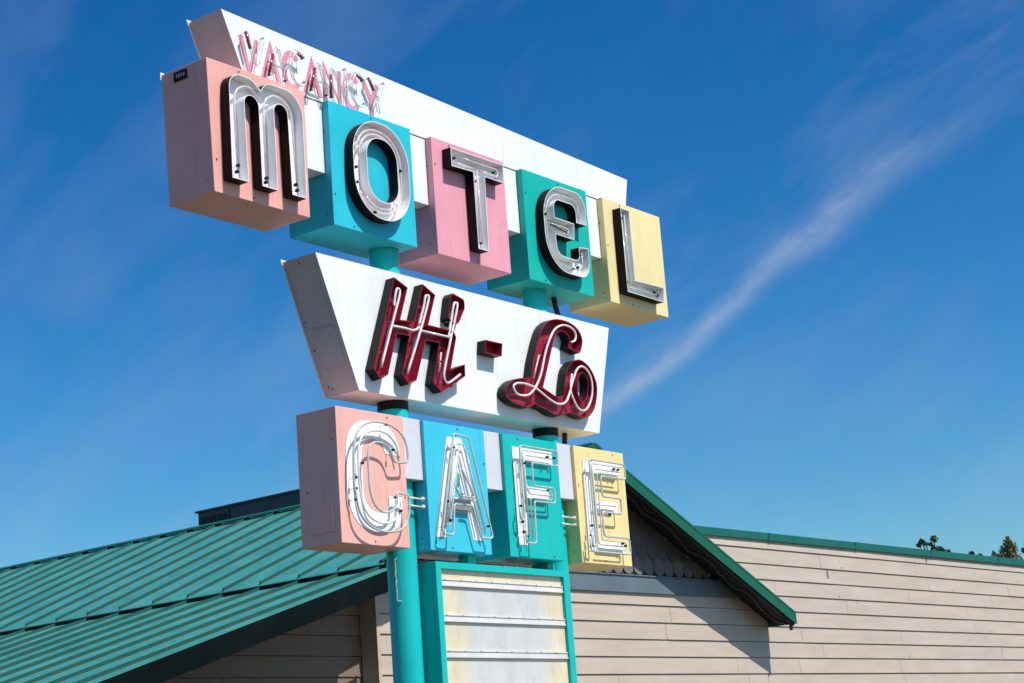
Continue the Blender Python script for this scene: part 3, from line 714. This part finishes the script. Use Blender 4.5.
# --- metal roof
def slope_pt(x, c, up=0, side=-1):
    """point on the roof surface raised by up along the slope normal"""
    if side < 0:
        if x >= XB: z = AZ - (AX - x) * slL; n = Vector((-math.sin(angL), 0, math.cos(angL)))
        else: z = ZB - (XB - x) * sl2; n = Vector((-math.sin(ang2), 0, math.cos(ang2)))
    else: z = AZ - (x - AX) * sl; n = Vector((math.sin(ang1), 0, math.cos(ang1)))
    return (x + n.x * up, c, z + n.z * up)
def sheet(b, xa, xb, ca, cb_, side=-1, up0=-.004, up1=.0, mi=0, dxa=0):
    P = []
    for up in (up0, up1):
        for x, c in ((xa, ca), (xb, ca), (xb, cb_), (xa, cb_)): P.append(slope_pt(x, c, up, side))
    b.hexa(P, mi)
def rib(b, xa, xb, c, side=-1, h=.043, w=.028, base=0, mi=1):
    P = []
    for up, ww in ((base, w), (base + h, w * .7)):
        for x, s in ((xa, -1), (xb, -1), (xb, 1), (xa, 1)): P.append(slope_pt(x, c + s * ww / 2, up, side))
    b.hexa(P, mi)
c_first = .26; PW = .745
cs = []
c = c_first - PW * 1
while c < BACK: cs.append(c); c += PW
b = BM()
lift = .062
up_lo = XB - .035
# upper tier, panel by panel so each pan sits very slightly differently
edges = [OV] + [c for c in cs if c > OV + .1] + [BACK]; edges2 = [OV2] + edges[1:]
rnd = random.Random(11)
for a, e in zip(edges[:-1], edges[1:]):
    j = rnd.uniform(-.0015, .0015)
    sheet(b, XB + 1e-4, AX, a + .001, e - .001, -1, .035 + j, .040 + j)
    q = [slope_pt(XB + 1e-4, a + .001, .035 + j), slope_pt(XB + 1e-4, e - .001, .035 + j)]
for c in edges[:-1]: rib(b, XB + .0, AX, c + .018 if c == OV else c, -1, base=.040)
upper = b.build('metal_roof', [M['roofgreen'], M['roofrib']], bld, label='upper green standing seam roof slope')
b = BM()                                             # hem at the break: a drip edge over the dark gap
for a, e in zip(edges[:-1], edges[1:]):
    p = [slope_pt(XB + .03, a, .030), slope_pt(XB + .03, e, .030), slope_pt(XB + .03, e, .046), slope_pt(XB + .03, a, .046)]
    q = [(XB - .05, a, p[0][2] - .034), (XB - .05, e, p[0][2] - .034), (XB - .05, e, p[0][2] - .022), (XB - .05, a, p[0][2] - .022)]
    b.add(q + p, [(0, 1, 2, 3), (0, 4, 5, 1), (3, 2, 6, 7), (0, 3, 7, 4), (1, 5, 6, 2)])
b.build('drip_flashing', [M['roofgreen']], bld)
b = BM()
for a, e in zip(edges2[:-1], edges2[1:]):
    j = rnd.uniform(-.0015, .0015)
    sheet(b, XL, XB + .0, a + .001, e - .001, -1, -.036 + j, -.031 + j)
for c in edges2[1:-1]:
    rib(b, XL, XB - .02, c, -1, base=-.031, h=.045)
rib(b, XL, XB - .02, -.485, -1, base=-.031, h=.045)
b.build('metal_roof', [M['roofgreen'], M['roofrib']], bld, label='lower shallower green roof slope over the porch')
b = BM(); P = []                                      # dark closure behind the gap at the break
b.add([(XB + .02, OV + .01, ZB - .09), (XB + .02, BACK, ZB - .09), (XB + .02, BACK, ZB + .03), (XB + .02, OV + .01, ZB + .03)], [(0, 1, 2, 3)])
b.build('closure_strip', [M['soffit']], bld)
b = BM()
for a, e in zip(edges[:-1], edges[1:]): 
    if a < 0: sheet(b, AX, XR, a + .001, min(e, -.03), 1, .035, .040)
sheet(b, AX, .36, -.029, BACK, 1, .035, .040)
for c in edges[:-1]: rib(b, AX, XR if c < -.05 else .36, c + .018 if c == OV else c, 1, base=.040)
b.build('metal_roof', [M['roofgreen'], M['roofrib']], bld, label='right-hand green roof slope')
# ridge cap, standing on the ribs so a dark gap shows between them
b = BM(); x = OV - .02
while x < BACK:
    e = min(x + 3.0, BACK)
    for side, s in ((-1, -1), (1, 1)):
        P = []
        for up in (.084, .093):
            for xx, c in ((AX, x), (AX + s * .15, x), (AX + s * .15, e - .003), (AX, e - .003)): P.append(slope_pt(xx, c, up, side))
        if side < 0: P = [P[1], P[0], P[3], P[2], P[5], P[4], P[7], P[6]]
        b.hexa(P)
    x = e
b.build('ridge_cap', [M['capgreen']], bld)
# rake boards
def rake(b, xa, xb, c0_, c1_, up0, up1, side, mi=0): 
    P = []
    za = lambda x: slope_pt(x, 0, 0, side)[2]
    for d in (up0, up1):
        for x, c in ((xa, c0_), (xb, c0_), (xb, c1_), (xa, c1_)): P.append((x, c, za(x) + d))
    b.hexa(P, mi)
b = BM()
rake(b, AX, XR, OV - .03, OV - .004, -.135, .062, 1); rake(b, AX, XR, OV - .034, OV + .10, .0405, .074, 1)
rake(b, AX, XR, OV - .036, OV - .031, .035, .060, 1)
b.box(XR - .001, XR + .03, OV - .034, -.03, ZR - .14, ZR + .07)
rake(b, XB, AX, OV - .03, OV - .004, -.135, .062, -1); rake(b, XB, AX, OV - .034, OV + .10, .0405, .074, -1)
fa = b.build('rake_fascia', [M['trimgreen']], bld, label='sunlit dark green rake board of the gable')
b = BM(); rake(b, XL, XB, OV2 - .004, OV2 + .04, -.30, -.037, -1); rake(b, XB + .001, -6.28, OV2 - .004, OV2 + .04, -.34, -.037, -1); b.build('rake_beam', [M['beam']], bld, label='beam under the porch roof edge, coloured as in deep shade')  # hidden right-hand piece added to keep sun off the porch corner
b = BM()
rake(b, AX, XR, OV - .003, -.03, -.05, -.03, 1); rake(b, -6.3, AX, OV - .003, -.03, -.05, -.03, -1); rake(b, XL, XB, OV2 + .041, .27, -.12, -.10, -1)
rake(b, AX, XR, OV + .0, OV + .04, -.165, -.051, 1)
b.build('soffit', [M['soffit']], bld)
b = BM(); b.box(XL - .03, XL, OV2, BACK, ZL - .2, ZL - .04); b.build('eave_fascia', [M['darkfascia']], bld)
# slack cable strung along the underside of the right rake
b = BM(); pts = []
rnd = random.Random(21)
N = 90
for k in range(N + 1):
    x = AX + .1 + (XR - .15 - AX) * k / N
    sag = .035 * abs(math.sin(k / N * math.pi * 9)) + .012 * math.sin(k * .9)
    pts.append((x, OV + .16 + .05 * math.sin(k * .33), AZ - (x - AX) * sl - .165 - sag))
b.tube(pts, .024, 8)
b.build('cable', [M['cable']], bld, smooth=True)
b = MB(TB); b.tube([(p[0], p[1] - .1, p[2] + .03 + .02 * math.sin(i * .5)) for i, p in enumerate(pts)], .012, 7); b.build('cable', [M['cable']], bld, smooth=True)
b = BM(); b.box(XR - .06, XR - .02, OV + .02, OV + .07, ZR - .24, ZR - .12); b.build('cable_clip', [M['rust']], bld)
# nails, small hooks on the siding
rnd = random.Random(2)
for k in range(12):
    x = rnd.uniform(4, 16); z = -2.02 + .266 * rnd.randint(-7, 2) + rnd.uniform(.02, .05)
    b = BM(); b.box(x, x + .018, -.045, -.02, z, z + .010); b.build('nail', [M['rust']], bld)
for xa, za, zb_ in ((5.55, -1.79, -1.92), (9.5, -1.37, -1.46)):
    b = BM(); b.beam((xa, -.045, za), (xa + .01, -.045, zb_), .012, .012); b.build('hook', [M['rust']], bld)

# --- rooftop unit beyond the ridge
un = empty('rooftop_unit', tuple(TB((-1.2, 6.2, AZ - .3)) + Vector((0, 0, Z0))))
tag(un, 'long low charcoal metal housing with louvres, just behind the green roof ridge', 'roof vent')
b = BM(); b.box(-1.58, -.70, 3.6, 8.75, -1.2, .085); b.build('housing', [M['unitgrey']], un, bevel=.01)
b = BM(); b.box(-1.62, -.66, 3.55, 8.80, .0855, .125); b.build('lid', [M['unitgrey']], un, bevel=.008)
for k in range(5):
    c = 7.99 + k * .145; b = BM(); b.box(-1.592, -1.581, c, c + .105, -.16, -.01); b.build('louvre', [M['soffit']], un)
b = BM(); b.box(-1.60, -1.581, 7.90, 7.915, -.16, .06); b.build('joint_strip', [M['soffit']], un)

# ================================================================== ground, trees
def ground_mat(name, lo, hi):
    m, t, b, o = nt(name)
    n = node(t, 'ShaderNodeTexNoise', i_Scale=.15, i_Detail=8.0); t.links.new(geo_pos(t), n.inputs['Vector'])
    c = ramp(t, n.outputs[0], [(.35, lo), (.65, hi)])
    n2 = node(t, 'ShaderNodeTexNoise', i_Scale=40.0, i_Detail=3.0); t.links.new(geo_pos(t), n2.inputs['Vector'])
    c = mixc(t, ramp(t, n2.outputs[0], [(.4, (0, 0, 0)), (.7, (.35,) * 3)]), c, (.12, .11, .10))
    t.links.new(c, b.inputs['Base Color']); b.inputs['Roughness'].default_value = .9
    return m
b = MB(); L = 3000; b.add([(-L, -L, GZ), (L, -L, GZ), (L, L, GZ), (-L, L, GZ)], [(0, 1, 2, 3)])
g = b.build('ground', [ground_mat('dusty dark verge', (.055, .048, .035), (.085, .07, .05))]); tag(g, kind='structure')
b = MB(); b.box(-60, 3.0, -60, 3.2, GZ - .1, GZ + .004); g = b.build('low_bounce_ground', [ground_mat('dark low-bounce asphalt', (.05, .038, .03), (.075, .058, .045))]); tag(g, kind='structure')  # unseen dark ground, added to cut bounce light on the left faces
b = MB(); b.box(3.0, 9.5, -9, .9, GZ - .1, GZ + .12); g = b.build('bounce_ground', [ground_mat('pale bounce concrete', (.36, .29, .20), (.44, .36, .26))]); tag(g, kind='structure')  # unseen pale patch, added to bounce light up onto the right-hand boxes

def leaf_mat(name, c1, c2):
    m, t, b, o = nt(name)
    n = node(t, 'ShaderNodeTexNoise', i_Scale=2.5, i_Detail=4.0); t.links.new(geo_pos(t), n.inputs['Vector'])
    t.links.new(ramp(t, n.outputs[0], [(.35, c1), (.65, c2)]), b.inputs['Base Color'])
    b.inputs['Roughness'].default_value = .55
    b.inputs['Transmission Weight'].default_value = 0
    return m
M['leaf_dark'] = leaf_mat('dark leaves', (.045, .10, .035), (.09, .17, .06))
M['leaf_olive'] = leaf_mat('olive leaves', (.08, .13, .03), (.20, .22, .06))
M['bark'] = simple('bark', (.10, .07, .05), .9)
def leaves(mb, c, rad, n, size, rnd, sq=1.0):
    for k in range(n):
        while True:
            d = Vector((rnd.uniform(-1, 1), rnd.uniform(-1, 1), rnd.uniform(-1, 1)))
            if d.length < 1: break
        p = Vector(c) + Vector((d.x * rad, d.y * rad, d.z * rad * sq))
        a = Vector((rnd.gauss(0, 1), rnd.gauss(0, 1), rnd.gauss(0, 1))).normalized(); e = a.orthogonal().normalized(); f_ = a.cross(e)
        s = size * rnd.uniform(.6, 1.3)
        mb.add([p - e * s, p + f_ * s * .45, p + e * s, p - f_ * s * .45], [(0, 1, 2, 3)])
def tree(name, x, y, top, rad, kind, lab, seed, mat):
    rnd = random.Random(seed); base = Vector((x, y, GZ))
    P = TB((x, y, 0)); bx_, by_ = P.x, P.y
    e = empty(name, (bx_, by_, 0)); tag(e, lab, 'tree')
    t = MB(); lv = MB(); h = top - GZ
    if kind == 'cone':
        t.tube([(bx_, by_, GZ), (bx_, by_, top - .5)], .22, 8)
        for k in range(130):
            f_ = rnd.random() ** .8; z = GZ + 1.2 + f_ * (h - 1.5); rr = rad * (1 - f_) ** .62 * rnd.uniform(.55, 1.0) ; a = rnd.uniform(0, 6.28)
            q = (bx_ + rr * math.cos(a), by_ + rr * math.sin(a), z)
            if rnd.random() < .4: t.tube([(bx_, by_, z - .3), q], .03, 5)
            leaves(lv, q, .26 + .30 * (1 - f_), int(60 + 120 * (1 - f_)), .075, rnd, 1.4)
        for k in range(7): leaves(lv, (bx_ + rnd.uniform(-.07, .07), by_ + rnd.uniform(-.07, .07), top - .12 * k), .07 + .05 * k, 50, .06, rnd, 1.5)
    else:
        t.tube([(bx_, by_, GZ), (bx_ + .1, by_, GZ + h * .4), (bx_ - .05, by_, top - h * .25)], .28, 9)
        n = 46 if kind == 'loose' else 60
        for k in range(n):
            f_ = rnd.random(); z = GZ + h * (.35 + .52 * f_); rr = rad * math.sqrt(rnd.random()) * (1 - .55 * f_); a = rnd.uniform(0, 6.28)
            q = Vector((bx_ + rr * math.cos(a), by_ + rr * math.sin(a), z))
            if q.z > top - .35: q.z = top - .35
            t.tube([(bx_, by_, z - h * .1), tuple(q)], .035, 5)
            leaves(lv, q, .5, 130, .13, rnd, .8)
    t.build('trunk', [M['bark']], e); lv.build('crown', [mat], e)
    return e, t, lv, bx_, by_, rnd
# a sparse top sprig like the one that shows over the coping
def sprig_tree(x, y, pts, rad, lab, seed, top):
    rnd = random.Random(seed); P = TB((x, y, 0)); e = empty('broadleaf_tree', (P.x, P.y, 0)); tag(e, lab, 'tree')
    t = MB(); lv = MB(); h = top - GZ
    t.tube([(P.x, P.y, GZ), (P.x + .1, P.y, GZ + h * .45), (P.x, P.y, top - 2.3)], .26, 9)
    for k in range(70):
        f_ = rnd.random(); z = GZ + h * .35 + f_ * (h * .65 - 2.2); rr = rad * math.sqrt(rnd.random()) * (1 - .4 * f_); a = rnd.uniform(0, 6.28)
        q = (P.x + rr * math.cos(a), P.y + rr * math.sin(a), z)
        t.tube([(P.x, P.y, z - .8), q], .03, 5); leaves(lv, q, .45, 90, .12, rnd, .8)
    for (dx, zt, cl) in pts:
        q0 = Vector((P.x, P.y, top - 2.4)); q1 = Vector(TB((x + dx, y + rnd.uniform(-.2, .2), zt)))
        mid = q0.lerp(q1, .55) + Vector((rnd.uniform(-.1, .1), 0, .1))
        t.tube([tuple(q0), tuple(mid), tuple(q1)], .022, 5); leaves(lv, q1, cl, int(1600 * cl * cl) + 24, .085, rnd, .7)
    t.build('trunk', [M['bark']], e); lv.build('crown', [M['leaf_dark']], e)
sprig_tree(50.4, 20, [(-.90, 3.66, .15), (-.98, 3.80, .12), (-.62, 3.80, .14), (-.35, 3.72, .10), (.0, 3.92, .20), (-.08, 3.70, .12), (-.02, 3.45, .20), (.35, 3.42, .20), (.62, 3.50, .20), (.85, 3.36, .20), (.35, 3.15, .30), (.75, 3.15, .28), (-.2, 3.0, .3)], 1.7,
           'dark broadleaf tree with a ragged sprig rising over the coping', 31, 4.1)
sprig_tree(54.5, 20, [(0, 3.52, .12), (.25, 3.42, .10), (-.2, 3.35, .12)], 1.3, 'dark treetop barely showing above the coping', 32, 3.7)
tree('conifer_tree', 56.5, 20, 3.62, .65, 'cone', 'small slim treetop just left of the olive conifer', 33, M['leaf_dark'])
tree('conifer_tree', 58.2, 20, 4.42, 1.95, 'cone', 'olive green cone-shaped conifer rising over the coping near the right edge', 34, M['leaf_olive'])
sprig_tree(60.3, 20, [(.0, 3.95, .18), (.3, 4.2, .25), (.3, 3.8, .25)], 1.3, 'dark treetop at the far right edge of the photo', 35, 4.4)

# ================================================================== light, sky, camera
LD = Vector((-.12, 1.0, -1.42)).normalized()          # direction sunlight travels
sd = bpy.data.lights.new('sun', 'SUN'); sd.energy = 5.0; sd.angle = R(.53); sd.color = (1.0, .95, .88)
so = bpy.data.objects.new('sun', sd); S.collection.objects.link(so); so.rotation_euler = LD.to_track_quat('-Z', 'Y').to_euler(); so.location = (0, -10, 30)
elev = math.asin(-LD.z); rot = math.atan2(-LD.x, -LD.y)

w = bpy.data.worlds.new('World'); S.world = w; w.use_nodes = True; t = w.node_tree; t.nodes.clear()
out = node(t, 'ShaderNodeOutputWorld'); bg = node(t, 'ShaderNodeBackground'); t.links.new(bg.outputs[0], out.inputs[0])
sky = node(t, 'ShaderNodeTexSky', sky_type='NISHITA'); sky.sun_disc = False; sky.sun_elevation = elev; sky.sun_rotation = rot
sky.air_density = 1.0; sky.dust_density = 1.2; sky.ozone_density = 2.2; sky.altitude = 300
bg.inputs['Strength'].default_value = .110
hs = node(t, 'ShaderNodeHueSaturation'); hs.inputs['Saturation'].default_value = 1.46; hs.inputs['Value'].default_value = 1.0
t.links.new(sky.outputs[0], hs.inputs['Color'])
gm = node(t, 'ShaderNodeGamma'); gm.inputs['Gamma'].default_value = 1.25; t.links.new(hs.outputs[0], gm.inputs['Color'])
skyc = mixc(t, 1.0, gm.outputs[0], (.66, .80, .76), 'MULTIPLY')
# contrail: a soft band along a great circle of the sky, plus thin cirrus
cf = Vector((0.78142961, 0.57959126, 0.23117469)); cr = Vector((0.60786389, -0.79075241, -0.07219499)); cu = Vector((-0.14095836, -0.19693805, 0.97022994))
def pdir(u_, v_): return (cf + cr * ((u_ - 512) / 1855.4505) - cu * ((v_ - 341.5) / 1855.4505)).normalized()
e0 = pdir(790, 252); p1 = pdir(602, 405); p2 = pdir(975, 90)
e1 = (p2 - p1).normalized(); e1 = (e1 - e0 * e1.dot(e0)).normalized(); e2 = e0.cross(e1)
tc = node(t, 'ShaderNodeTexCoord')
def dot(v):
    n = node(t, 'ShaderNodeVectorMath', operation='DOT_PRODUCT'); t.links.new(tc.outputs['Generated'], n.inputs[0]); n.inputs[1].default_value = v; return n.outputs['Value']
def math_(op, a, b_=None, c_=None, clamp=False):
    n = node(t, 'ShaderNodeMath', operation=op, use_clamp=clamp)
    for i, v in enumerate((a, b_, c_)):
        if v is None: continue
        if isinstance(v, (int, float)): n.inputs[i].default_value = v
        else: t.links.new(v, n.inputs[i])
    return n.outputs[0]
d0, d1, d2 = dot(e0), dot(e1), dot(e2)
s_ = math_('DIVIDE', d1, d0); t_ = math_('DIVIDE', d2, d0)
def st(u_, v_):
    d = pdir(u_, v_); return d.dot(e1) / d.dot(e0), d.dot(e2) / d.dot(e0)
smin, smax = -.20, .20
su = math_('MULTIPLY', math_('SUBTRACT', s_, smin), 1 / (smax - smin))
fc = node(t, 'ShaderNodeFloatCurve'); cv = fc.mapping.curves[0]
path = [(560, 425), (606, 403), (645, 381), (697, 338), (732, 305), (773, 262), (814, 235), (844, 208), (873, 183), (908, 158), (943, 136), (985, 108)]
ptsc = []
for (u_, v_) in path:
    a, c = st(u_, v_); ptsc.append(((a - smin) / (smax - smin), .5 + c * 10))
while len(cv.points) < len(ptsc): cv.points.new(.5, .5)
for q, (a, c) in zip(cv.points, ptsc): q.location = (a, c)
fc.mapping.update(); t.links.new(su, fc.inputs['Value'])
center = math_('MULTIPLY', math_('SUBTRACT', fc.outputs[0], .5), .1)
cmb = node(t, 'ShaderNodeCombineXYZ'); t.links.new(s_, cmb.inputs[0]); t.links.new(t_, cmb.inputs[1])
nz = node(t, 'ShaderNodeTexNoise', i_Scale=22.0, i_Detail=7.0, i_Roughness=.62); t.links.new(cmb.outputs[0], nz.inputs['Vector'])
mp6 = node(t, 'ShaderNodeMapping'); mp6.inputs['Scale'].default_value = (.45, 1.5, 1); t.links.new(cmb.outputs[0], mp6.inputs['Vector'])
nz2 = node(t, 'ShaderNodeTexNoise', i_Scale=95.0, i_Detail=8.0, i_Roughness=.68); t.links.new(mp6.outputs[0], nz2.inputs['Vector'])
wob = math_('ADD', math_('MULTIPLY', math_('SUBTRACT', nz.outputs[0], .5), .012), math_('MULTIPLY', math_('SUBTRACT', nz2.outputs[0], .5), .006))
off = math_('ADD', math_('SUBTRACT', t_, center), wob)
width = math_('ADD', .0036, math_('MULTIPLY', math_('MAXIMUM', su, 0.0), .0075))
g1 = math_('DIVIDE', off, width); g1 = math_('POWER', 2.718, math_('MULTIPLY', math_('MULTIPLY', g1, g1), -1.0))
fade_in = node(t, 'ShaderNodeMapRange', interpolation_type='SMOOTHSTEP'); t.links.new(su, fade_in.inputs[0]); fade_in.inputs[1].default_value = .0; fade_in.inputs[2].default_value = .14
fade_out = node(t, 'ShaderNodeMapRange', interpolation_type='SMOOTHSTEP'); t.links.new(su, fade_out.inputs[0]); fade_out.inputs[1].default_value = .93; fade_out.inputs[2].default_value = .50
trail = math_('MULTIPLY', math_('MULTIPLY', g1, fade_in.outputs[0]), math_('MULTIPLY', fade_out.outputs[0], math_('MULTIPLY_ADD', nz2.outputs[0], .75, .06)))
# thin veils: stretched noise, mostly to the upper side of the trail
mpv = node(t, 'ShaderNodeMapping'); mpv.inputs['Scale'].default_value = (6, 22, 1); mpv.inputs['Rotation'].default_value = (0, 0, R(-22)); t.links.new(cmb.outputs[0], mpv.inputs['Vector'])
nv = node(t, 'ShaderNodeTexNoise', i_Scale=1.0, i_Detail=8.0, i_Roughness=.6, i_Distortion=.4); t.links.new(mpv.outputs[0], nv.inputs['Vector'])
veil = ramp(t, nv.outputs[0], [(.48, (0, 0, 0)), (.80, (.20,) * 3)])
gg = math_('DIVIDE', math_('ADD', off, .028), .045); gg = math_('POWER', 2.718, math_('MULTIPLY', math_('MULTIPLY', gg, gg), -1.0))
veil2 = math_('MULTIPLY', veil, math_('MULTIPLY_ADD', gg, .75, .06))
mp5 = node(t, 'ShaderNodeMapping'); mp5.inputs['Scale'].default_value = (3.2, 7, 1); mp5.inputs['Rotation'].default_value = (0, 0, R(62)); mp5.inputs['Location'].default_value = (.4, .9, 0); t.links.new(cmb.outputs[0], mp5.inputs['Vector'])
n5 = node(t, 'ShaderNodeTexNoise', i_Scale=1.6, i_Detail=7.0, i_Roughness=.55, i_Distortion=.3); t.links.new(mp5.outputs[0], n5.inputs['Vector'])
haze = ramp(t, n5.outputs[0], [(.46, (0, 0, 0)), (.78, (.12,) * 3)])
alpha = math_('MULTIPLY_ADD', trail, .62, math_('ADD', veil2, haze), clamp=True)
col = mixc(t, alpha, skyc, (5.2, 5.6, 6.6))
t.links.new(col, bg.inputs['Color'])

cam = bpy.data.cameras.new('camera'); co = bpy.data.objects.new('camera', cam); S.collection.objects.link(co)
cam.sensor_width = 36; cam.lens = 1855.4505 / 1024 * 36; cam.clip_end = 6000; cam.clip_start = .1
mt = Matrix((cr, cu, -cf)).transposed().to_4x4(); mt.translation = Vector((-10.6989, -10.9799, -5.1116 + Z0)); co.matrix_world = mt
S.camera = co
S.view_settings.view_transform = 'Standard'; S.view_settings.look = 'None'; S.view_settings.exposure = 0; S.view_settings.gamma = 1
S.cycles.max_bounces = 6; S.cycles.transparent_max_bounces = 12
